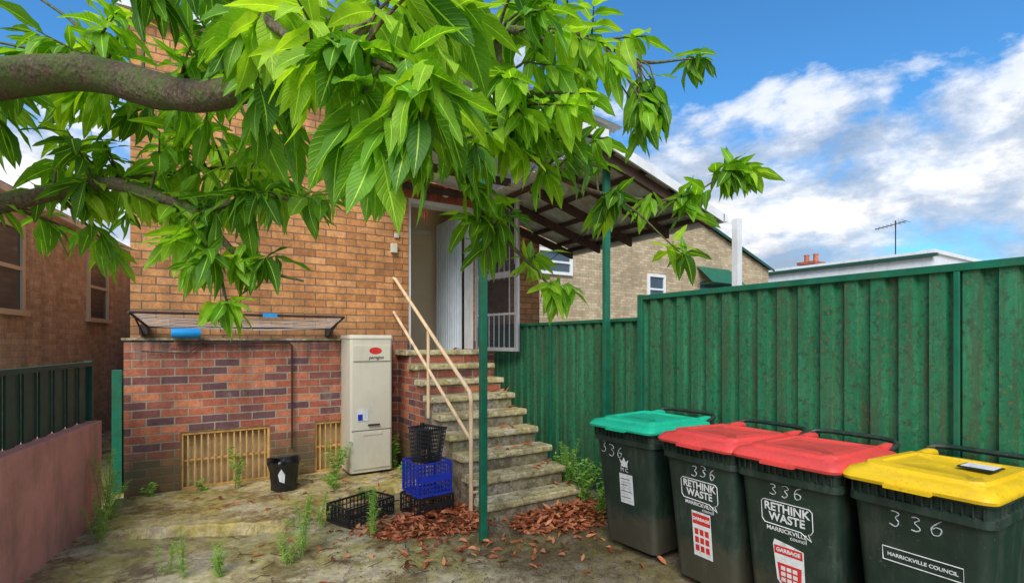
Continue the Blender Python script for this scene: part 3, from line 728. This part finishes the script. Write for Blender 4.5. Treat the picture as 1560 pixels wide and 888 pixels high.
limb([(-3.4,2.2,-.05,.22),(-3.38,2.2,1.0,.18),(-3.25,2.18,1.9,.16),(-2.7,2.15,2.60,.10),(-1.8,2.1,2.75,.072),(-1.36,2.0,2.62,.064),(-1.07,1.9,2.57,.055),(-.90,1.85,2.60,.05),(-.74,1.8,2.67,.036),(-.415,1.8,2.76,.028),(-.05,2.0,2.88,.02),(.37,2.4,3.06,.014),(.69,2.7,3.12,.009),(1.0,2.8,3.19,.005)],14)
limb([(-2.6,2.1,2.62,.06),(-1.7,1.7,2.95,.035),(-.95,1.6,2.76,.018),(-.61,1.4,2.47,.014),(-.36,1.22,2.33,.010),(-.2,1.15,2.24,.006)],8)
limb([(-3.3,2.2,1.75,.09),(-2.9,2.4,2.15,.06),(-2.22,2.6,2.43,.036),(-1.76,2.5,2.37,.03),(-1.51,2.45,2.26,.022),(-1.26,2.4,2.03,.012),(-.98,2.4,1.93,.005)],9)
limb([(-1.51,2.45,2.26,.018),(-1.36,2.35,2.0,.009),(-1.28,2.32,1.78,.004)],7)
limb([(-.36,1.85,2.76,.02),(-.28,2.0,2.55,.016),(-.2,2.1,2.38,.013),(-.14,2.25,2.22,.010),(.06,2.4,2.03,.008),(.22,2.4,1.88,.004)],8)
limb([(-.14,2.25,2.22,.008),(-.10,2.3,2.0,.004)],6)
limb([(-.05,2.0,2.86,.018),(-.03,2.1,2.60,.015),(.15,2.3,2.43,.012),(.48,2.5,2.36,.009),(.9,2.7,2.41,.006),(1.2,2.8,2.58,.004)],8)
limb([(.48,2.5,2.36,.007),(.66,2.55,2.26,.005),(.85,2.6,2.10,.003)],6)
limb([(-1.36,2.0,2.64,.035),(-1.3,2.3,2.85,.025),(-1.1,2.6,3.1,.018),(-.7,2.7,3.3,.012)],8)
limb([(-1.8,2.1,2.78,.03),(-1.9,2.4,2.95,.022),(-1.9,2.9,2.9,.014),(-1.8,3.2,2.8,.008)],8)
limb([(-2.22,2.6,2.43,.02),(-2.0,2.8,2.55,.014),(-1.5,2.8,2.6,.010),(-1.2,2.7,2.55,.006)],7)
limb([(-.05,2.0,2.88,.016),(.1,2.3,3.15,.012),(.3,2.5,3.4,.008)],7)
limb([(-1.51,2.45,2.26,.014),(-1.2,2.35,2.3,.010),(-.95,2.3,2.28,.006)],7)
lv=Leaves()
def cluster(cp,scale=1,n=None,tintb=0,outdir=None):
    best=min(branch_pts[:NB],key=lambda q:(q[0]-cp).length+ (0.25 if q[0].z<cp.z-.3 else 0)+ (.6 if q[1]>.09 else 0))
    b0,r0=best; dv=cp-b0; dist=dv.length
    mid=b0+dv*.5+Vector((U(-.05,.05),U(-.05,.05),U(.0,.08)))*min(1,dist*2)
    r=min(r0*.6,.004+.012*dist)
    pts=[b0,b0+(mid-b0)*.5+Vector((0,0,.01)),mid,mid+(cp-mid)*.5,cp]
    br.tube(pts,[r,r*.85,r*.7,r*.5,.0025],5)
    td=(cp-mid).normalized() if dist>.02 else Vector((U(-1,1),U(-1,1),-.2)).normalized()
    if outdir: td=(td+outdir).normalized()
    n=n or random.randint(8,13); a0=U(0,6)
    e1=td.cross(Vector((0,0,1))); 
    if e1.length<.1: e1=Vector((1,0,0))
    e1.normalize(); e2=td.cross(e1)
    tb=U(.0,.85)
    for i in range(n):
        an=a0+i*2.4; rad=e1*math.cos(an)+e2*math.sin(an)
        k=i/n; base=cp-td*(.14*(1-k))*scale
        d=td*(.25+.75*k)+rad*(1.0-.35*k)+Vector((0,0,-U(.35,1.0)))
        d.normalize()
        Ln=U(.12,.23)*scale*(1-.25*k*(i%2)); Wd=Ln*U(.28,.40)
        up=Vector((U(-.45,.45),U(-.45,.45),1))
        if abs(d.z)>.8: up=Vector((rad.x,rad.y,.5))
        lv.leaf(base,d,up,Ln,Wd,U(.05,.42),U(.1,.4),min(1,max(0,tb+U(-.25,.25)+tintb)))
def mass(c,r,n,scale=1,tintb=0,ln=None):
    for i in range(n):
        while True:
            p=Vector((U(-1,1),U(-1,1),U(-1,1)))
            if p.length<1: break
        cluster(Vector((c[0]+p.x*r[0],c[1]+p.y*r[1],c[2]+p.z*r[2])),scale,ln,tintb)
NB=len(branch_pts)
mass((-.33,1.2,2.26),(.24,.14,.11),8,1.0,.15)
mass((-.32,1.15,2.10),(.11,.08,.06),3,1.05,.05)
mass((-.42,1.5,2.50),(.55,.3,.17),13,1,.15)
mass((-.22,1.7,2.36),(.18,.2,.10),5,1,.05)
mass((-.05,1.95,2.70),(.44,.4,.28),21,.95,.1)
mass((.08,2.05,2.54),(.36,.3,.22),15,.95,.05)
mass((.28,2.4,3.00),(.38,.4,.30),18,.95,.05)
mass((.52,2.55,2.78),(.26,.3,.22),10,.92)
mass((-1.64,2.3,3.05),(.6,.5,.22),15,1,.05)
mass((-.97,2.0,2.90),(.45,.4,.26),16,1,.05)
mass((-1.97,2.8,2.74),(.5,.6,.28),18,1,.3)
mass((-1.32,2.6,2.66),(.42,.4,.24),18,.95,.3)
mass((-1.85,2.6,2.42),(.5,.4,.17),14,1,.15)
mass((-1.38,2.4,2.10),(.30,.25,.18),13,.92)
mass((-1.03,2.35,2.28),(.24,.2,.16),8,.92)
mass((-1.28,2.32,1.82),(.08,.08,.05),2,.85)
mass((-.69,1.8,2.48),(.32,.3,.2),11,1,.1)
mass((-.12,2.27,2.27),(.15,.14,.12),5,.85)
mass((.06,2.4,2.08),(.24,.12,.09),4,.8)
mass((.24,2.4,1.90),(.1,.08,.04),3,.82)
mass((.58,2.55,2.33),(.24,.15,.07),4,.85)
mass((.90,2.7,2.42),(.16,.12,.05),3,.85)
mass((1.22,2.8,2.60),(.20,.1,.05),6,.9)
mass((.84,2.6,2.14),(.08,.08,.03),2,.8)
mass((1.0,2.8,3.2),(.1,.08,.03),2,.8)
mass((-2.4,2.5,2.75),(.4,.5,.45),20)
mass((-2.4,3.0,2.35),(.4,.4,.2),7)
mass((-1.2,2.9,3.7),(1.4,.8,.35),16,1.1)
mass((-2.9,2.6,3.4),(.6,.7,.4),6,1.1)
def barkmat():
    m,nt,b=newmat('bark'); o=objc(nt)
    n1=noise(nt,o,9,7,.7); n2=noise(nt,mapped(nt,o,(3,3,1)),28,6,.7); n3=noise(nt,o,7,8,.75)
    c=ramp(nt,n2,[(.3,(.07,.042,.025)),(.55,(.20,.135,.08)),(.75,(.38,.30,.20))])
    c=mix(nt,ramp(nt,n3,[(.46,0.0),(.56,.75)]),c,(.13,.19,.035))
    v=N(nt,'ShaderNodeTexVoronoi'); v.inputs['Scale'].default_value=55; L(nt,o,v.inputs['Vector'])
    L(nt,c,b.inputs['Base Color']); b.inputs['Roughness'].default_value=.85
    bump(nt,b,mth(nt,'ADD',mth(nt,'ADD',n1,n2),mth(nt,'MULTIPLY',v.outputs['Distance'],.6)),1.0,.018); return m
br.obj('limbs',barkmat(),T,ang=80); lv.obj('foliage',M_leaf,T)

# ---------------------------------------------------------------- weeds
M_weed=leafmat('weed_leaf',(.12,.28,.04),(.26,.50,.07),(.42,.64,.12),.35,False)
M_weedstem=simple('weed_stem',(.25,.36,.1),.7,0,.2,10,0)
def weed(x,y,z,h,n,spread,kind):
    E=empty('weed_plant',(x,y,z)); st=MB(); lf=Leaves()
    for i in range(n):
        a=U(0,6.3); ln=spread*U(.3,1); hh=h*U(.5,1)
        top=Vector((math.cos(a)*ln,math.sin(a)*ln,hh)); b0=Vector((U(-.03,.03),U(-.03,.03),-.01))
        st.tube([b0+(top-b0)*t+Vector((0,0,.12*h*math.sin(math.pi*t))) for t in (0,.25,.5,.75,1)],[.0035,.003,.0025,.002,.001],4)
        m=int((75 if kind=='f' else 18)*hh/.4)
        for j in range(m):
            t=.10+.90*(j/m); q=b0+(top-b0)*t+Vector((0,0,.12*h*math.sin(math.pi*t)))
            an=j*2.4; d=Vector((math.cos(an),math.sin(an),U(.1,.9)))
            if kind=='f': lf.leaf(q,d,Vector((0,0,1)),U(.035,.08)*(1.15-.7*t)*(h/.45)**.3,U(.005,.009),.35,.1,U(.2,1),3,2)
            else: lf.leaf(q,d,Vector((U(-.3,.3),U(-.3,.3),1)),U(.035,.075),U(.020,.040),.2,.15,U(.1,.9),3,2)
    st.obj('stems',M_weedstem,E); lf.obj('leaves',M_weed,E)
weed(-.60,5.75,.0,.66,10,.22,'f'); weed(-.62,5.35,0,.45,7,.15,'f'); weed(-.66,6.3,0,.7,6,.12,'f')
weed(.44,6.2,.085,.50,6,.1,'b'); weed(1.38,5.95,.085,.45,14,.22,'b'); weed(1.30,5.6,.085,.2,10,.16,'b')
weed(.75,4.2,0,.52,6,.14,'f'); weed(.62,4.1,0,.25,6,.14,'f'); weed(1.32,4.28,0,.45,7,.08,'f'); weed(1.0,4.75,0,.33,5,.16,'f')
weed(.17,4.12,0,.26,7,.10,'f'); weed(-.05,4.2,0,.40,3,.08,'f'); weed(-.12,4.35,0,.28,3,.08,'f')
weed(3.38,4.0,0,.50,16,.26,'b'); weed(3.52,4.55,0,.5,12,.18,'b'); weed(3.3,3.65,0,.35,12,.22,'b'); weed(3.55,5.1,0,.5,7,.12,'f'); weed(3.45,4.3,0,.62,7,.15,'f')
weed(2.14,6.15,.085,.4,10,.12,'b'); weed(1.0,6.3,.085,.25,8,.14,'b'); weed(.12,6.3,.085,.12,8,.1,'b'); weed(-.35,6.33,.085,.14,8,.1,'b'); weed(1.55,5.35,0,.14,7,.12,'b'); weed(2.1,5.6,0,.3,8,.1,'b')

# ---------------------------------------------------------------- litter
M_dead=leafmat('dead_leaf',(.20,.05,.02),(.48,.13,.05),(.66,.28,.12),.08,False,(1.2,1,.8))
lt=Leaves()
def litter(cx,cy,rx,ry,n,h=.06,z=0):
    for i in range(n):
        a=U(0,6.283); r=math.sqrt(R()); x=cx+rx*r*math.cos(a); y=cy+ry*r*math.sin(a)
        zz=z+.010+h*(1-r)*R()
        a=U(0,6.283); d=Vector((math.cos(a),math.sin(a),U(-.15,.35)))
        lt.leaf(Vector((x,y,zz)),d,Vector((U(-.8,.8),U(-.8,.8),1)),U(.05,.12),U(.02,.04),U(-.4,.5),U(.2,.9),R(),4,2)
litter(1.93,4.28,.62,.34,800,.11); litter(2.1,4.7,.3,.35,170,.05); litter(3.05,3.78,.62,.34,750,.10); litter(3.4,4.4,.25,.6,180,.05)
litter(2.3,3.7,1.0,.5,130,.01); litter(1.5,4.5,.35,.25,90,.03); litter(1.6,5.2,.5,.5,50,.01,.05); litter(1.4,4.2,1.3,.7,50,.008); litter(2.6,2.6,.5,1.2,40,.01); litter(.6,5.6,1.0,.6,18,.0,.085)
for i in range(1,10): litter(U(3.0,3.3),4.15+.25*(i-1),.25,.08,5,.0,rz*i)
lt.obj('leaf_litter',M_dead)
b=MB()
for i in range(3200):
    x=random.gauss(2.1,.75); y=random.gauss(3.2,.65); s=U(.002,.0065)
    if x>2.75 and y<3.2: continue
    M=Matrix.Translation((x,y,.008+s*.4))@Matrix.Rotation(U(0,6),4,'Z')@Matrix.Rotation(U(0,3),4,'X')
    vs=[(s,0,0),(-s*.9,.1*s,0),(0,s*.8,0),(.1*s,-s,0),(0,0,s*.7),(0,0,-s*.7)]
    b.add(vs,[(0,2,4),(2,1,4),(1,3,4),(3,0,4),(2,0,5),(1,2,5),(3,1,5),(0,3,5)],0,True,M)
for i in range(60):
    x=U(.3,3.0); y=U(3.3,5.0); a=U(0,6.3); l=U(.05,.16)
    b.tube([(x,y,.02),(x+l*.5*math.cos(a),y+l*.5*math.sin(a),.028),(x+l*math.cos(a+.3),y+l*math.sin(a+.3),.018)],.003,4)
b.obj('ground_debris',simple('debris',(.07,.045,.03),.8,0,.5,20,0))

# ---------------------------------------------------------------- world
w=bpy.data.worlds.new('World'); sc.world=w; w.use_nodes=True; nt=w.node_tree
bg=nt.nodes['Background']; STR=.15; bg.inputs['Strength'].default_value=STR
sky=N(nt,'ShaderNodeTexSky',sky_type='NISHITA'); sky.sun_disc=False
EL=math.radians(42); AZ=math.radians(222)
sky.sun_elevation=EL; sky.sun_rotation=AZ; sky.air_density=1.0; sky.dust_density=.4; sky.ozone_density=3
g=N(nt,'ShaderNodeTexCoord').outputs['Generated']; s=N(nt,'ShaderNodeSeparateXYZ'); L(nt,g,s.inputs[0])
LOC=(1.3,.4,.2)
n1=noise(nt,mapped(nt,g,(1,1,1.9),LOC),2.3,12,.60,.2); n2=noise(nt,mapped(nt,g,(1,1,1.9),(LOC[0],LOC[1],LOC[2]+.14)),2.3,8,.6,.2)
n3=noise(nt,mapped(nt,g,(1,1,2.2),(5,2,1)),7,8,.65)
bias=N(nt,'ShaderNodeMapRange'); L(nt,s.outputs[2],bias.inputs[0]); bias.inputs[1].default_value=.30; bias.inputs[2].default_value=.52; bias.inputs[3].default_value=.085; bias.inputs[4].default_value=-.055
den=mth(nt,'ADD',n1,bias.outputs[0])
cm=ramp(nt,den,[(.48,0.0),(.55,.75),(.64,1.0)])
sh=mth(nt,'ADD',mth(nt,'MULTIPLY',mth(nt,'SUBTRACT',n1,n2),1.9),mth(nt,'MULTIPLY',n3,.95))
cc=ramp(nt,sh,[(.30,(.38/STR,.47/STR,.61/STR)),(.48,(.64/STR,.70/STR,.80/STR)),(.65,(1.10/STR,1.10/STR,1.12/STR))])
skc=mix(nt,1.0,sky.outputs[0],(.50,1.08,1.40),'MULTIPLY')
L(nt,mix(nt,cm,skc,cc),bg.inputs['Color'])
sl=bpy.data.lights.new('sun','SUN'); sl.energy=4.0; sl.angle=math.radians(36); sl.color=(1,.95,.87)
so=bpy.data.objects.new('sun',sl); col.objects.link(so)
dirv=Vector((math.sin(AZ)*math.cos(EL),math.cos(AZ)*math.cos(EL),math.sin(EL)))
so.rotation_euler=(-dirv).to_track_quat('-Z','Y').to_euler()
cd=bpy.data.cameras.new('camera'); cd.lens=18; cd.sensor_width=36; cd.shift_y=.0487; cd.clip_start=.05; cd.clip_end=1500
co=bpy.data.objects.new('camera',cd); col.objects.link(co); co.location=(0,0,1.65); co.rotation_euler=(math.radians(90),0,math.radians(-32.3)); sc.camera=co
